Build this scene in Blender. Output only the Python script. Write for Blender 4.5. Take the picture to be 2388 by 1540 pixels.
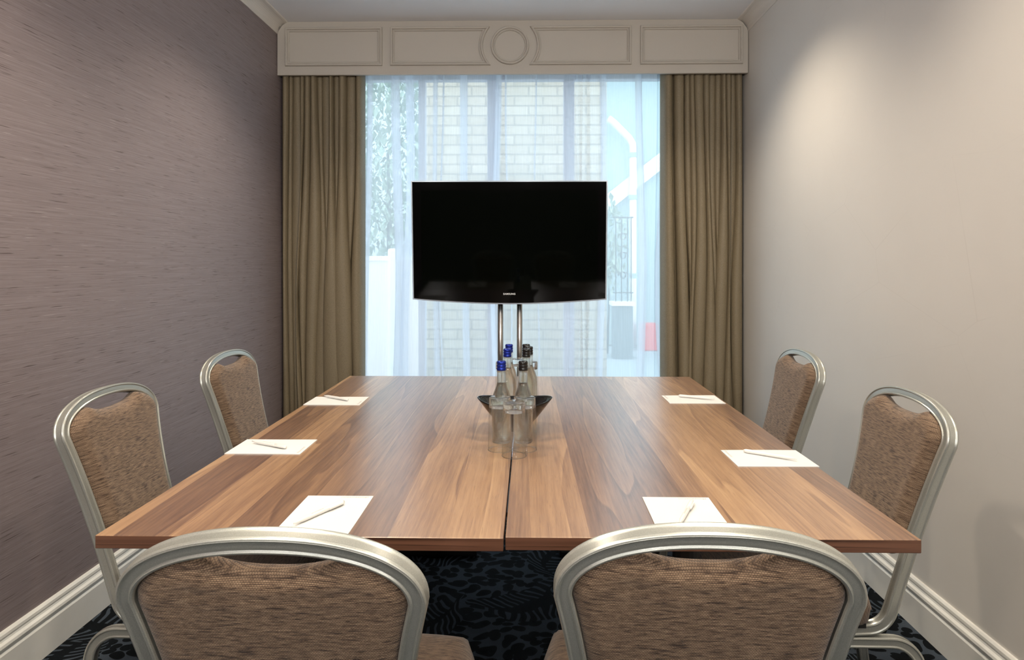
import bpy, bmesh, math, random
from mathutils import Vector, Matrix
PI = math.pi
random.seed(7)
scn = bpy.context.scene
for o in list(bpy.data.objects): bpy.data.objects.remove(o)
COL = scn.collection

# ------------------------------------------------------------------ camera, sky, lamps, exposure
FPX = 1530.0
cam_d = bpy.data.cameras.new('camera')
cam_d.sensor_width = 36.0; cam_d.sensor_fit = 'HORIZONTAL'
cam_d.lens = FPX/2388*36.0
cam_d.shift_x = -12.3/2388; cam_d.shift_y = -154.5/2388
cam_d.clip_start = 0.05; cam_d.clip_end = 200
cam = bpy.data.objects.new('camera', cam_d); COL.objects.link(cam)
cam.location = (0, 0, 1.266); cam.rotation_euler = (PI/2, 0, math.radians(1.0))
scn.camera = cam

w = bpy.data.worlds.new('sky'); scn.world = w; w.use_nodes = True
bg = w.node_tree.nodes['Background']
bg.inputs[0].default_value = (0.76, 0.87, 1.0, 1); bg.inputs[1].default_value = 3.7
try: scn.cycles.sample_clamp_indirect = 6.0
except Exception: pass
scn.cycles.max_bounces = 24
scn.cycles.transparent_max_bounces = 40
scn.cycles.transmission_bounces = 20
scn.cycles.glossy_bounces = 4
scn.cycles.diffuse_bounces = 4
scn.view_settings.view_transform = 'Standard'; scn.view_settings.look = 'None'
scn.view_settings.gamma = 1.0; scn.view_settings.use_curve_mapping = False
scn.view_settings.exposure = 0.15

CEIL = 2.78
XL, XR = -1.575, 1.358
YB, YW = -2.4, 4.30         # back wall behind the camera, window wall
def spot(x, y, power, col=(1.0, 0.86, 0.69), size=math.radians(122), blend=0.8, rad=0.08):
    d = bpy.data.lights.new('downlight', 'SPOT'); d.energy = power; d.color = col
    d.spot_size = size; d.spot_blend = blend; d.shadow_soft_size = rad
    o = bpy.data.objects.new('downlight', d); COL.objects.link(o); o.location = (x, y, CEIL-0.01)
    return o
for (x, y, p) in [(-0.80, 0.10, 125), (0.66, 0.10, 92), (-0.80, 1.55, 105), (0.66, 1.55, 88), (-0.80, 3.0, 92), (0.70, 3.1, 108)]:
    spot(x, y, p)
for x in (-1.2, 0.0, 1.0):          # fill spots added behind the camera, aimed up to bounce off the ceiling
    d = bpy.data.lights.new('ceiling_bounce_fill', 'SPOT'); d.energy = 105; d.color = (1.0, 0.97, 0.93); d.shadow_soft_size = 0.12; d.spot_size = math.radians(150); d.spot_blend = 0.6
    o = bpy.data.objects.new('ceiling_bounce_fill', d); COL.objects.link(o); o.location = (x, -1.6, 1.75); o.rotation_euler = (PI-0.8, 0, 0)
pd = bpy.data.lights.new('window_portal', 'AREA'); pd.shape = 'RECTANGLE'; pd.size = 2.0; pd.size_y = 2.5
pd.cycles.is_portal = True
po = bpy.data.objects.new('window_portal', pd); COL.objects.link(po)
po.location = (-0.1, YW+0.20, 1.25); po.rotation_euler = (-PI/2, 0, 0)

# ------------------------------------------------------------------ material helpers
def new_mat(name):
    m = bpy.data.materials.new(name); m.use_nodes = True
    nt = m.node_tree; b = nt.nodes['Principled BSDF']
    return m, nt, b
def S(b, **k):
    names = dict(col='Base Color', rough='Roughness', metal='Metallic', spec='Specular IOR Level', ior='IOR', trans='Transmission Weight', coat='Coat Weight', coatr='Coat Roughness', sheen='Sheen Weight', sheenr='Sheen Roughness')
    for a, v in k.items():
        i = b.inputs[names[a]]
        i.default_value = (*v, 1) if a == 'col' else v
def plain(name, col, **k):
    m, nt, b = new_mat(name); S(b, col=col, **k); return m
def N(nt, t, **k):
    n = nt.nodes.new(t)
    for a, v in k.items(): setattr(n, a, v)
    return n
def coords(nt, scale=(1, 1, 1), out='Object', rot=(0, 0, 0), loc=(0, 0, 0)):
    t = N(nt, 'ShaderNodeTexCoord'); mp = N(nt, 'ShaderNodeMapping')
    mp.inputs['Scale'].default_value = scale; mp.inputs['Rotation'].default_value = rot; mp.inputs['Location'].default_value = loc
    nt.links.new(t.outputs[out], mp.inputs[0]); return mp.outputs[0]
def noise(nt, vec, scale, detail=3, rough=0.5, dist=0.0):
    n = N(nt, 'ShaderNodeTexNoise'); n.inputs['Scale'].default_value = scale; n.inputs['Detail'].default_value = detail
    n.inputs['Roughness'].default_value = rough; n.inputs['Distortion'].default_value = dist
    nt.links.new(vec, n.inputs['Vector']); return n.outputs['Fac']
def ramp(nt, fac, stops, interp='LINEAR'):
    r = N(nt, 'ShaderNodeValToRGB'); e = r.color_ramp.elements; r.color_ramp.interpolation = interp
    while len(e) < len(stops): e.new(0.5)
    for i, (p, c) in enumerate(stops):
        e[i].position = p; e[i].color = (*c, 1) if len(c) == 3 else c
    nt.links.new(fac, r.inputs[0]); return r.outputs[0]
def g(v): return (v, v, v)
def math_(nt, op, a, b=None, c=None):
    n = N(nt, 'ShaderNodeMath', operation=op)
    for i, v in enumerate((a, b, c)):
        if v is None: continue
        if isinstance(v, (int, float)): n.inputs[i].default_value = v
        else: nt.links.new(v, n.inputs[i])
    return n.outputs[0]
def mix(nt, fac, a, b, mode='MIX'):
    n = N(nt, 'ShaderNodeMix', data_type='RGBA', blend_type=mode)
    if isinstance(fac, (int, float)): n.inputs[0].default_value = fac
    else: nt.links.new(fac, n.inputs[0])
    for i, v in ((6, a), (7, b)):
        if isinstance(v, tuple): n.inputs[i].default_value = (*v, 1)
        else: nt.links.new(v, n.inputs[i])
    return n.outputs[2]
def bump(nt, b, h, strength=0.3, dist=0.001):
    n = N(nt, 'ShaderNodeBump'); n.inputs['Strength'].default_value = strength; n.inputs['Distance'].default_value = dist
    nt.links.new(h, n.inputs['Height']); nt.links.new(n.outputs[0], b.inputs['Normal'])

# ------------------------------------------------------------------ materials
def mat_wallpaper():
    m, nt, b = new_mat('grasscloth_wallpaper')
    fine = noise(nt, coords(nt, (60, 5.0, 380)), 1.0, 4, 0.6)
    slub = noise(nt, coords(nt, (30, 9.0, 300)), 1.0, 2, 0.5)
    base = ramp(nt, fine, [(0.25, (0.195, 0.155, 0.155)), (0.55, (0.255, 0.208, 0.208)), (0.8, (0.315, 0.262, 0.262))])
    dark = ramp(nt, slub, [(0.27, g(1)), (0.36, g(0))])
    lite = ramp(nt, noise(nt, coords(nt, (30, 12.0, 420), loc=(3, 5, 2)), 1.0, 1, 0.4), [(0.72, g(0)), (0.80, g(1))])
    c = mix(nt, dark, base, (0.10, 0.07, 0.066)); c = mix(nt, math_(nt, 'MULTIPLY', lite, 0.6), c, (0.50, 0.44, 0.42))
    nt.links.new(c, b.inputs['Base Color']); S(b, rough=0.5, spec=0.4)
    bump(nt, b, fine, 0.35, 0.001)
    return m
def mat_paint(name, c1, c2, rough=0.6, sc=1.3):
    m, nt, b = new_mat(name)
    f = noise(nt, coords(nt), sc, 5, 0.6)
    nt.links.new(ramp(nt, f, [(0.3, c1), (0.7, c2)]), b.inputs['Base Color']); S(b, rough=rough, spec=0.35)
    bump(nt, b, noise(nt, coords(nt), 120, 3), 0.06, 0.001)
    return m
def mat_wall_right():
    m, nt, b = new_mat('cream_wall_paint')
    f = noise(nt, coords(nt), 1.2, 4, 0.6)
    base = ramp(nt, f, [(0.3, (0.66, 0.63, 0.58)), (0.7, (0.70, 0.67, 0.62))])
    # thin scuff marks low on the wall
    vo = N(nt, 'ShaderNodeTexVoronoi', feature='DISTANCE_TO_EDGE'); vo.inputs['Scale'].default_value = 1.0
    nt.links.new(coords(nt, (1, 1.6, 2.6), rot=(0.5, 0, 0)), vo.inputs['Vector'])
    ln = ramp(nt, vo.outputs['Distance'], [(0.0, g(1)), (0.004, g(0))])
    msk = ramp(nt, noise(nt, coords(nt), 2.5, 2), [(0.5, g(0)), (0.62, g(1))])
    fac = math_(nt, 'MULTIPLY', math_(nt, 'MULTIPLY', ln, msk), 0.12)
    nt.links.new(mix(nt, fac, base, (0.33, 0.29, 0.25)), b.inputs['Base Color']); S(b, rough=0.55, spec=0.35)
    bump(nt, b, noise(nt, coords(nt), 90, 3), 0.05, 0.001)
    return m
def mat_carpet():
    m, nt, b = new_mat('leaf_pattern_carpet')
    co = coords(nt, (1, 1, 1))
    wob = N(nt, 'ShaderNodeTexNoise'); wob.inputs['Scale'].default_value = 5.0; wob.inputs['Detail'].default_value = 1.5
    nt.links.new(co, wob.inputs['Vector'])
    sub = N(nt, 'ShaderNodeVectorMath', operation='SUBTRACT'); nt.links.new(wob.outputs['Color'], sub.inputs[0]); sub.inputs[1].default_value = (0.5, 0.5, 0.5)
    scl = N(nt, 'ShaderNodeVectorMath', operation='SCALE'); nt.links.new(sub.outputs[0], scl.inputs[0]); scl.inputs['Scale'].default_value = 0.16
    add = N(nt, 'ShaderNodeVectorMath', operation='ADD'); nt.links.new(co, add.inputs[0]); nt.links.new(scl.outputs[0], add.inputs[1])
    P = add.outputs[0]
    # leaves: one per voronoi cell, each with its own turn; a curved dark rib and side veins
    vo = N(nt, 'ShaderNodeTexVoronoi', feature='F1', voronoi_dimensions='2D'); vo.inputs['Scale'].default_value = 2.6; vo.inputs['Randomness'].default_value = 0.55
    nt.links.new(P, vo.inputs['Vector'])
    dv = N(nt, 'ShaderNodeVectorMath', operation='SUBTRACT'); nt.links.new(P, dv.inputs[0]); nt.links.new(vo.outputs['Position'], dv.inputs[1])
    sc = N(nt, 'ShaderNodeSeparateColor'); nt.links.new(vo.outputs['Color'], sc.inputs[0])
    ang = math_(nt, 'MULTIPLY', math_(nt, 'SUBTRACT', sc.outputs[0], 0.5), 4.2)
    vr = N(nt, 'ShaderNodeVectorRotate', rotation_type='Z_AXIS'); nt.links.new(dv.outputs[0], vr.inputs['Vector']); nt.links.new(ang, vr.inputs['Angle'])
    sx = N(nt, 'ShaderNodeSeparateXYZ'); nt.links.new(vr.outputs[0], sx.inputs[0])
    u, v = sx.outputs[0], sx.outputs[1]
    bend = math_(nt, 'MULTIPLY', math_(nt, 'MULTIPLY', v, v), 3.6)
    uu = math_(nt, 'ADD', math_(nt, 'SUBTRACT', u, bend), 0.035)
    au = math_(nt, 'ABSOLUTE', uu)
    wid = math_(nt, 'MULTIPLY', math_(nt, 'SUBTRACT', 0.20, math_(nt, 'ABSOLUTE', v)), 0.10)
    rib = math_(nt, 'LESS_THAN', au, wid)
    el = math_(nt, 'ADD', math_(nt, 'POWER', math_(nt, 'MULTIPLY', au, 9.0), 2.0), math_(nt, 'POWER', math_(nt, 'MULTIPLY', v, 5.2), 2.0))
    leaf = math_(nt, 'LESS_THAN', el, 1.0)
    vein = math_(nt, 'GREATER_THAN', math_(nt, 'SINE', math_(nt, 'MULTIPLY', math_(nt, 'SUBTRACT', v, math_(nt, 'MULTIPLY', au, 0.45)), 215.0)), 0.45)
    # pebble-like blobs between the leaves
    v2 = N(nt, 'ShaderNodeTexVoronoi', feature='F1', voronoi_dimensions='2D'); v2.inputs['Scale'].default_value = 1.0; v2.inputs['Randomness'].default_value = 0.75
    mp = N(nt, 'ShaderNodeMapping'); mp.inputs['Scale'].default_value = (20, 25, 1); nt.links.new(P, mp.inputs[0]); nt.links.new(mp.outputs[0], v2.inputs['Vector'])
    blob_edge = math_(nt, 'GREATER_THAN', v2.outputs['Distance'], 0.47)
    line = mix(nt, leaf, blob_edge, vein)
    line = mix(nt, rib, line, (0, 0, 0))
    pile = noise(nt, coords(nt), 420, 2, 0.7)
    pat = math_(nt, 'MULTIPLY', line, ramp(nt, pile, [(0.25, g(0.5)), (0.6, g(1))]))
    c = mix(nt, pat, (0.0035, 0.0050, 0.0065), (0.056, 0.070, 0.088))
    nt.links.new(c, b.inputs['Base Color']); S(b, rough=0.95, spec=0.1)
    bump(nt, b, pile, 0.6, 0.003)
    return m
def mat_wood(name, seed, edge=False):
    m, nt, b = new_mat(name)
    if edge:
        f = noise(nt, coords(nt, (3, 3, 170), loc=(seed, 0, 0)), 1.0, 4, 0.6, 0.6)
        c = ramp(nt, f, [(0.30, (0.040, 0.017, 0.010)), (0.48, (0.125, 0.056, 0.033)), (0.75, (0.175, 0.082, 0.048))])
        nt.links.new(c, b.inputs['Base Color']); S(b, rough=0.35); return m
    co = coords(nt, (1, 1, 1), loc=(seed, seed*1.7, 0))
    sx = N(nt, 'ShaderNodeSeparateXYZ'); nt.links.new(co, sx.inputs[0])
    # staves of different widths running the length of the table
    strip = N(nt, 'ShaderNodeTexVoronoi', feature='F1', voronoi_dimensions='1D'); strip.inputs['Scale'].default_value = 9.5
    nt.links.new(math_(nt, 'ADD', sx.outputs[0], math_(nt, 'MULTIPLY', sx.outputs[1], 0.012)), strip.inputs['W'])
    stc = N(nt, 'ShaderNodeSeparateColor'); nt.links.new(strip.outputs['Color'], stc.inputs[0])
    shift = N(nt, 'ShaderNodeCombineXYZ'); nt.links.new(math_(nt, 'MULTIPLY', stc.outputs[0], 7.0), shift.inputs[0]); nt.links.new(math_(nt, 'MULTIPLY', stc.outputs[1], 9.0), shift.inputs[1])
    add = N(nt, 'ShaderNodeVectorMath', operation='ADD'); nt.links.new(co, add.inputs[0]); nt.links.new(shift.outputs[0], add.inputs[1])
    def mp(scale):
        q = N(nt, 'ShaderNodeMapping'); q.inputs['Scale'].default_value = scale; nt.links.new(add.outputs[0], q.inputs[0]); return q.outputs[0]
    big = noise(nt, mp((5.0, 0.34, 1)), 1.0, 2, 0.5)
    rings = math_(nt, 'FRACT', math_(nt, 'MULTIPLY', big, 9.0))      # contour lines of a stretched noise: cathedral grain
    cath = ramp(nt, rings, [(0.0, g(0.15)), (0.12, g(0.45)), (0.8, g(0.62)), (0.97, g(0.95)), (1.0, g(0.3))])
    fib = noise(nt, mp((150, 5, 1)), 1.0, 4, 0.65)
    tone = math_(nt, 'ADD', math_(nt, 'MULTIPLY', cath, 0.24), math_(nt, 'ADD', math_(nt, 'MULTIPLY', fib, 0.52), math_(nt, 'MULTIPLY', stc.outputs[2], 0.32)))
    c = ramp(nt, tone, [(0.30, (0.105, 0.048, 0.026)), (0.50, (0.230, 0.122, 0.062)), (0.67, (0.360, 0.208, 0.106)), (0.86, (0.48, 0.300, 0.155))])
    pores = ramp(nt, noise(nt, mp((420, 16, 1)), 1.0, 2, 0.5), [(0.30, g(1)), (0.38, g(0))])
    c = mix(nt, math_(nt, 'MULTIPLY', pores, 0.30), c, (0.09, 0.04, 0.025))
    nt.links.new(c, b.inputs['Base Color'])
    S(b, rough=0.36, spec=0.9, coat=1.0, coatr=0.27)
    bump(nt, b, fib, 0.04, 0.0006)
    return m
def mat_fabric():
    m, nt, b = new_mat('brown_woven_upholstery')
    t = N(nt, 'ShaderNodeTexCoord'); sx = N(nt, 'ShaderNodeSeparateXYZ'); nt.links.new(t.outputs['UV'], sx.inputs[0])
    u, v = sx.outputs[0], sx.outputs[1]
    row = math_(nt, 'FLOOR', math_(nt, 'MULTIPLY', v, 480.0))
    off = math_(nt, 'MULTIPLY', math_(nt, 'MODULO', row, 2.0), 0.5)
    a = math_(nt, 'ABSOLUTE', math_(nt, 'SINE', math_(nt, 'MULTIPLY', math_(nt, 'ADD', math_(nt, 'MULTIPLY', u, 290.0), off), PI)))
    bb = math_(nt, 'ABSOLUTE', math_(nt, 'SINE', math_(nt, 'MULTIPLY', v, 480.0*PI)))
    weave = math_(nt, 'MULTIPLY', math_(nt, 'POWER', a, 0.6), math_(nt, 'POWER', bb, 0.7))
    cu = N(nt, 'ShaderNodeMapping'); cu.inputs['Scale'].default_value = (42, 300, 1); nt.links.new(t.outputs['UV'], cu.inputs[0])
    streak = noise(nt, cu.outputs[0], 1.0, 4, 0.7)
    cl = N(nt, 'ShaderNodeMapping'); cl.inputs['Scale'].default_value = (12, 34, 1); nt.links.new(t.outputs['UV'], cl.inputs[0])
    cloud = noise(nt, cl.outputs[0], 1.0, 3, 0.6)
    tone = math_(nt, 'ADD', math_(nt, 'MULTIPLY', streak, 0.88), math_(nt, 'MULTIPLY', cloud, 0.12))
    c = ramp(nt, tone, [(0.36, (0.045, 0.028, 0.020)), (0.48, (0.185, 0.122, 0.078)), (0.66, (0.33, 0.230, 0.150))])
    c = mix(nt, ramp(nt, weave, [(0.05, g(0.9)), (0.55, g(0))]), c, (0.030, 0.018, 0.013))
    nt.links.new(c, b.inputs['Base Color']); S(b, rough=0.8, spec=0.25, sheen=0.25, sheenr=0.4)
    bump(nt, b, weave, 0.5, 0.0012)
    return m
def mat_curtain():
    m, nt, b = new_mat('taupe_curtain_cloth')
    f = noise(nt, coords(nt, (160, 160, 700)), 1.0, 3, 0.6)
    c = ramp(nt, f, [(0.3, (0.170, 0.134, 0.082)), (0.7, (0.275, 0.222, 0.140))])
    nt.links.new(c, b.inputs['Base Color']); S(b, rough=0.5, spec=0.35)
    bump(nt, b, math_(nt, 'ADD', f, math_(nt, 'MULTIPLY', noise(nt, coords(nt, (14, 14, 9)), 1.0, 3, 0.6, 1.0), 3.0)), 0.25, 0.003)
    return m
def mat_sheer():
    m, nt, b = new_mat('sheer_voile'); nt.nodes.remove(b)
    out = nt.nodes['Material Output']
    tr = N(nt, 'ShaderNodeBsdfTransparent'); df = N(nt, 'ShaderNodeBsdfDiffuse'); tl = N(nt, 'ShaderNodeBsdfTranslucent')
    df.inputs[0].default_value = (0.88, 0.91, 0.96, 1); tl.inputs[0].default_value = (0.90, 0.94, 1.0, 1)
    m1 = N(nt, 'ShaderNodeMixShader'); m1.inputs[0].default_value = 0.85
    nt.links.new(df.outputs[0], m1.inputs[1]); nt.links.new(tl.outputs[0], m1.inputs[2])
    f = noise(nt, coords(nt, (500, 500, 6)), 1.0, 2)
    m2 = N(nt, 'ShaderNodeMixShader'); nt.links.new(ramp(nt, f, [(0.3, g(0.50)), (0.7, g(0.58))]), m2.inputs[0])
    nt.links.new(tr.outputs[0], m2.inputs[1]); nt.links.new(m1.outputs[0], m2.inputs[2])
    nt.links.new(m2.outputs[0], out.inputs[0]); return m
def mat_brick():
    m, nt, b = new_mat('pale_brick')
    br = N(nt, 'ShaderNodeTexBrick'); br.inputs['Scale'].default_value = 1.0
    br.inputs['Brick Width'].default_value = 0.27; br.inputs['Row Height'].default_value = 0.092; br.inputs['Mortar Size'].default_value = 0.009
    br.inputs['Color1'].default_value = (0.50, 0.43, 0.32, 1); br.inputs['Color2'].default_value = (0.60, 0.53, 0.41, 1); br.inputs['Mortar'].default_value = (0.36, 0.32, 0.25, 1)
    nt.links.new(coords(nt, rot=(-PI/2, 0, 0)), br.inputs['Vector'])
    f = noise(nt, coords(nt), 60, 4, 0.7)
    nt.links.new(mix(nt, 0.5, br.outputs['Color'], ramp(nt, f, [(0.3, g(0.75)), (0.7, g(1))]), 'MULTIPLY'), b.inputs['Base Color']); S(b, rough=0.9)
    bump(nt, b, f, 0.6, 0.006)
    return m
def mat_frame():
    m, nt, b = new_mat('champagne_metallic_frame')
    f = noise(nt, coords(nt), 900, 2, 0.6)
    nt.links.new(ramp(nt, f, [(0.3, (0.41, 0.42, 0.38)), (0.7, (0.54, 0.55, 0.50))]), b.inputs['Base Color'])
    S(b, rough=0.30, metal=0.65, spec=0.5); return m
def mat_glass(name, col=(1, 1, 1), ior=1.45):
    m, nt, b = new_mat(name); S(b, col=col, rough=0.0, trans=1.0, ior=ior); return m
def mat_thin(name, tint):
    m, nt, b = new_mat(name); nt.nodes.remove(b); out = nt.nodes['Material Output']
    lw = N(nt, 'ShaderNodeLayerWeight'); lw.inputs['Blend'].default_value = 0.30
    tr = N(nt, 'ShaderNodeBsdfTransparent'); gl = N(nt, 'ShaderNodeBsdfGlossy'); gl.inputs['Roughness'].default_value = 0.03
    nt.links.new(ramp(nt, lw.outputs['Facing'], [(0.0, tint), (0.6, tuple(v*0.99 for v in tint)), (0.85, g(0.86)), (1.0, g(0.55))]), tr.inputs[0])
    fc = ramp(nt, lw.outputs['Facing'], [(0.0, g(0.05)), (0.5, g(0.08)), (0.75, g(0.22)), (0.9, g(0.60)), (1.0, g(0.9))])
    mx = N(nt, 'ShaderNodeMixShader'); nt.links.new(fc, mx.inputs[0]); nt.links.new(tr.outputs[0], mx.inputs[1]); nt.links.new(gl.outputs[0], mx.inputs[2])
    nt.links.new(mx.outputs[0], out.inputs[0]); return m
def mat_clear(name, tint, ior, k):
    m, nt, b = new_mat(name); out = nt.nodes['Material Output']; S(b, col=tint, rough=0.0, trans=1.0, ior=ior)
    tr = N(nt, 'ShaderNodeBsdfTransparent'); tr.inputs[0].default_value = (*tint, 1); mx = N(nt, 'ShaderNodeMixShader'); mx.inputs[0].default_value = k
    nt.links.new(tr.outputs[0], mx.inputs[1]); nt.links.new(b.outputs[0], mx.inputs[2]); nt.links.new(mx.outputs[0], out.inputs[0]); return m
M = dict(
    wallpaper=mat_wallpaper(), cream=mat_wall_right(), ceiling=mat_paint('white_ceiling_paint', (0.78, 0.79, 0.81), (0.82, 0.83, 0.85), 0.8),
    cornice=mat_paint('cornice_paint', (0.70, 0.66, 0.60), (0.74, 0.70, 0.64), 0.5), pelmet=mat_paint('pelmet_paint', (0.48, 0.44, 0.385), (0.51, 0.47, 0.41), 0.45),
    skirt=mat_paint('gloss_white_skirting', (0.68, 0.67, 0.62), (0.76, 0.75, 0.70), 0.28, 4.0), carpet=mat_carpet(),
    wood_a=mat_wood('walnut_laminate', 1.3), wood_b=mat_wood('walnut_laminate_two', 6.1), wood_e=mat_wood('walnut_edging', 2.0, True),
    fabric=mat_fabric(), frame=mat_frame(), curtain=mat_curtain(), sheer=mat_sheer(), brick=mat_brick(),
    black_metal=plain('black_steel', (0.012, 0.012, 0.013), rough=0.4, metal=0.3), rubber=plain('black_rubber', (0.01, 0.01, 0.01), rough=0.7),
    glass=mat_thin('clear_glass', (0.99, 0.995, 0.99)), glass_base=mat_clear('solid_glass', (0.98, 0.99, 0.98), 1.45, 0.92), bglass=mat_clear('bottle_glass', (0.985, 1.0, 0.985), 1.45, 0.55), water=mat_clear('water', (0.99, 1, 0.99), 1.33, 0.92),
    blue_cap=plain('blue_metal_cap', (0.008, 0.025, 0.26), rough=0.2, metal=0.6), black_cap=plain('black_metal_cap', (0.008, 0.008, 0.008), rough=0.18, metal=0.2),
    bowl=plain('black_gloss_ceramic', (0.006, 0.006, 0.006), rough=0.08), paper=plain('white_paper', (0.66, 0.66, 0.645), rough=0.7, spec=0.2),
    pen=plain('white_plastic', (0.72, 0.71, 0.685), rough=0.3), ink=plain('grey_print', (0.50, 0.47, 0.45), rough=0.7), ink2=plain('rose_print', (0.66, 0.54, 0.49), rough=0.6),
    tv=plain('gloss_black_plastic', (0.002, 0.002, 0.002), rough=0.06, spec=0.08), screen=plain('black_screen', (0.0012, 0.0018, 0.0012), rough=0.05, spec=0.07),
    tv_rim=plain('clear_acrylic_rim', (0.45, 0.53, 0.62), rough=0.15, spec=0.6), logo=plain('silver_lettering', (0.75, 0.77, 0.78), rough=0.4),
    steel=plain('brushed_steel', (0.46, 0.44, 0.41), rough=0.22, metal=1.0), upvc=plain('white_frame_blue_shade', (0.60, 0.66, 0.80), rough=0.35),  # window frame is white; the blue of shaded daylight is put into its colour
    wrapper=plain('sweet_wrapper', (0.75, 0.55, 0.45), rough=0.35), wrapper_red=plain('red_wrapper_print', (0.55, 0.06, 0.05), rough=0.35),
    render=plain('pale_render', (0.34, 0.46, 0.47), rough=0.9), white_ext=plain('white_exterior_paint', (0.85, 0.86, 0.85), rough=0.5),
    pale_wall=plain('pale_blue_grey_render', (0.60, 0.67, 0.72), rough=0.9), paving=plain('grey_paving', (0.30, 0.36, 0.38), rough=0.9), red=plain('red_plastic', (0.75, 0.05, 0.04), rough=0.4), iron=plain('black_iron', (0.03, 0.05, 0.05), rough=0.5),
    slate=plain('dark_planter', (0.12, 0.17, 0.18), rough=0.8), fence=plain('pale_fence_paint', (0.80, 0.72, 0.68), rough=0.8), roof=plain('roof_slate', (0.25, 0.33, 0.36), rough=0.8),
)
def mat_leaf():
    m, nt, b = new_mat('hedge_leaf'); f = noise(nt, coords(nt), 6, 2)
    nt.links.new(ramp(nt, f, [(0.3, (0.24, 0.36, 0.28)), (0.7, (0.42, 0.53, 0.42))]), b.inputs['Base Color']); S(b, rough=0.6); return m
M['leaf'] = mat_leaf()
def mat_winglass():
    m, nt, b = new_mat('window_glass'); nt.nodes.remove(b); out = nt.nodes['Material Output']
    tr = N(nt, 'ShaderNodeBsdfTransparent'); tr.inputs[0].default_value = (0.94, 0.97, 0.96, 1); gl = N(nt, 'ShaderNodeBsdfGlossy'); gl.inputs['Roughness'].default_value = 0.0
    mx = N(nt, 'ShaderNodeMixShader'); mx.inputs[0].default_value = 0.06
    nt.links.new(tr.outputs[0], mx.inputs[1]); nt.links.new(gl.outputs[0], mx.inputs[2]); nt.links.new(mx.outputs[0], out.inputs[0]); return m
M['winglass'] = mat_winglass()

# ------------------------------------------------------------------ mesh helpers
def link(name, me, mat, parent=None, smooth=False):
    o = bpy.data.objects.new(name, me); COL.objects.link(o)
    for mm in (mat if isinstance(mat, (list, tuple)) else [mat]): me.materials.append(mm)
    if parent: o.parent = parent
    if smooth:
        for p in me.polygons: p.use_smooth = True
    return o
def obj(name, bm, mat, parent=None, smooth=False):
    me = bpy.data.meshes.new(name)
    bmesh.ops.recalc_face_normals(bm, faces=bm.faces[:])
    bm.to_mesh(me); bm.free()
    return link(name, me, mat, parent, smooth)
def empty(name, loc, rz=0.0):
    o = bpy.data.objects.new(name, None); COL.objects.link(o); o.location = loc; o.rotation_euler = (0, 0, rz); o.empty_display_size = 0.1; return o
def tag(o, label, cat, group=None, kind=None):
    o['label'] = label; o['category'] = cat
    if group: o['group'] = group
    if kind: o['kind'] = kind
    return o
def struct(o): o['kind'] = 'structure'; return o
def box(bm, x0, x1, y0, y1, z0, z1, bev=0.0, seg=2, mi=0, mat=None):
    vs = [bm.verts.new((x, y, z)) for x in (x0, x1) for y in (y0, y1) for z in (z0, z1)]
    if mat is not None:
        for v in vs: v.co = mat @ v.co
    q = [(0, 1, 3, 2), (4, 6, 7, 5), (0, 4, 5, 1), (2, 3, 7, 6), (0, 2, 6, 4), (1, 5, 7, 3)]
    fs = [bm.faces.new([vs[i] for i in f]) for f in q]
    for f in fs: f.material_index = mi
    if bev > 0:
        es = list({e for f in fs for e in f.edges})
        bmesh.ops.bevel(bm, geom=es, offset=bev, segments=seg, affect='EDGES', profile=0.6, clamp_overlap=True)
    return vs
def mbox(name, mat, *a, parent=None, **k):
    bm = bmesh.new(); box(bm, *a, **k); return obj(name, bm, mat, parent)
def lathe(bm, prof, seg=48, cx=0, cy=0, cz=0, closed=False):
    """prof: list of (r, z). r==0 ends become poles."""
    rings = []
    for r, z in prof:
        if r < 1e-6: rings.append([bm.verts.new((cx, cy, cz+z))])
        else: rings.append([bm.verts.new((cx+r*math.cos(2*PI*i/seg), cy+r*math.sin(2*PI*i/seg), cz+z)) for i in range(seg)])
    prs = list(zip(rings[:-1], rings[1:]))
    if closed: prs.append((rings[-1], rings[0]))
    for a, b in prs:
        for i in range(seg):
            j = (i+1) % seg
            if len(a) == 1 and len(b) == 1: continue
            if len(a) == 1: bm.faces.new((a[0], b[i], b[j]))
            elif len(b) == 1: bm.faces.new((a[i], a[j], b[0]))
            else: bm.faces.new((a[i], a[j], b[j], b[i]))
def tube(bm, pts, rad, seg=10, cap=True):
    pts = [Vector(p) for p in pts]; n = len(pts); rings = []
    ref = Vector((0.13, 0.31, 0.94)).normalized()
    for i, p in enumerate(pts):
        t = (pts[min(i+1, n-1)]-pts[max(i-1, 0)]).normalized()
        a = t.cross(ref); 
        if a.length < 1e-3: a = t.cross(Vector((1, 0, 0)))
        a.normalize(); b2 = t.cross(a)
        r = rad[i] if isinstance(rad, (list, tuple)) else rad
        rings.append([bm.verts.new(p+r*(math.cos(2*PI*k/seg)*a+math.sin(2*PI*k/seg)*b2)) for k in range(seg)])
    for A, B in zip(rings[:-1], rings[1:]):
        for k in range(seg): bm.faces.new((A[k], A[(k+1) % seg], B[(k+1) % seg], B[k]))
    if cap: bm.faces.new(rings[0]); bm.faces.new(rings[-1])
def ribbon(bm, path, prof, closed=False, cap=True):
    """path: list of (point, n, b); prof: closed list of (a, c) placed at point + a*n + c*b."""
    rings = [[bm.verts.new(p+a*n+c*b) for a, c in prof] for p, n, b in path]
    k = len(prof); prs = list(zip(rings[:-1], rings[1:]))
    if closed: prs.append((rings[-1], rings[0]))
    for A, B in prs:
        for i in range(k): bm.faces.new((A[i], A[(i+1) % k], B[(i+1) % k], B[i]))
    if cap and not closed: bm.faces.new(rings[0]); bm.faces.new(rings[-1])

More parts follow.
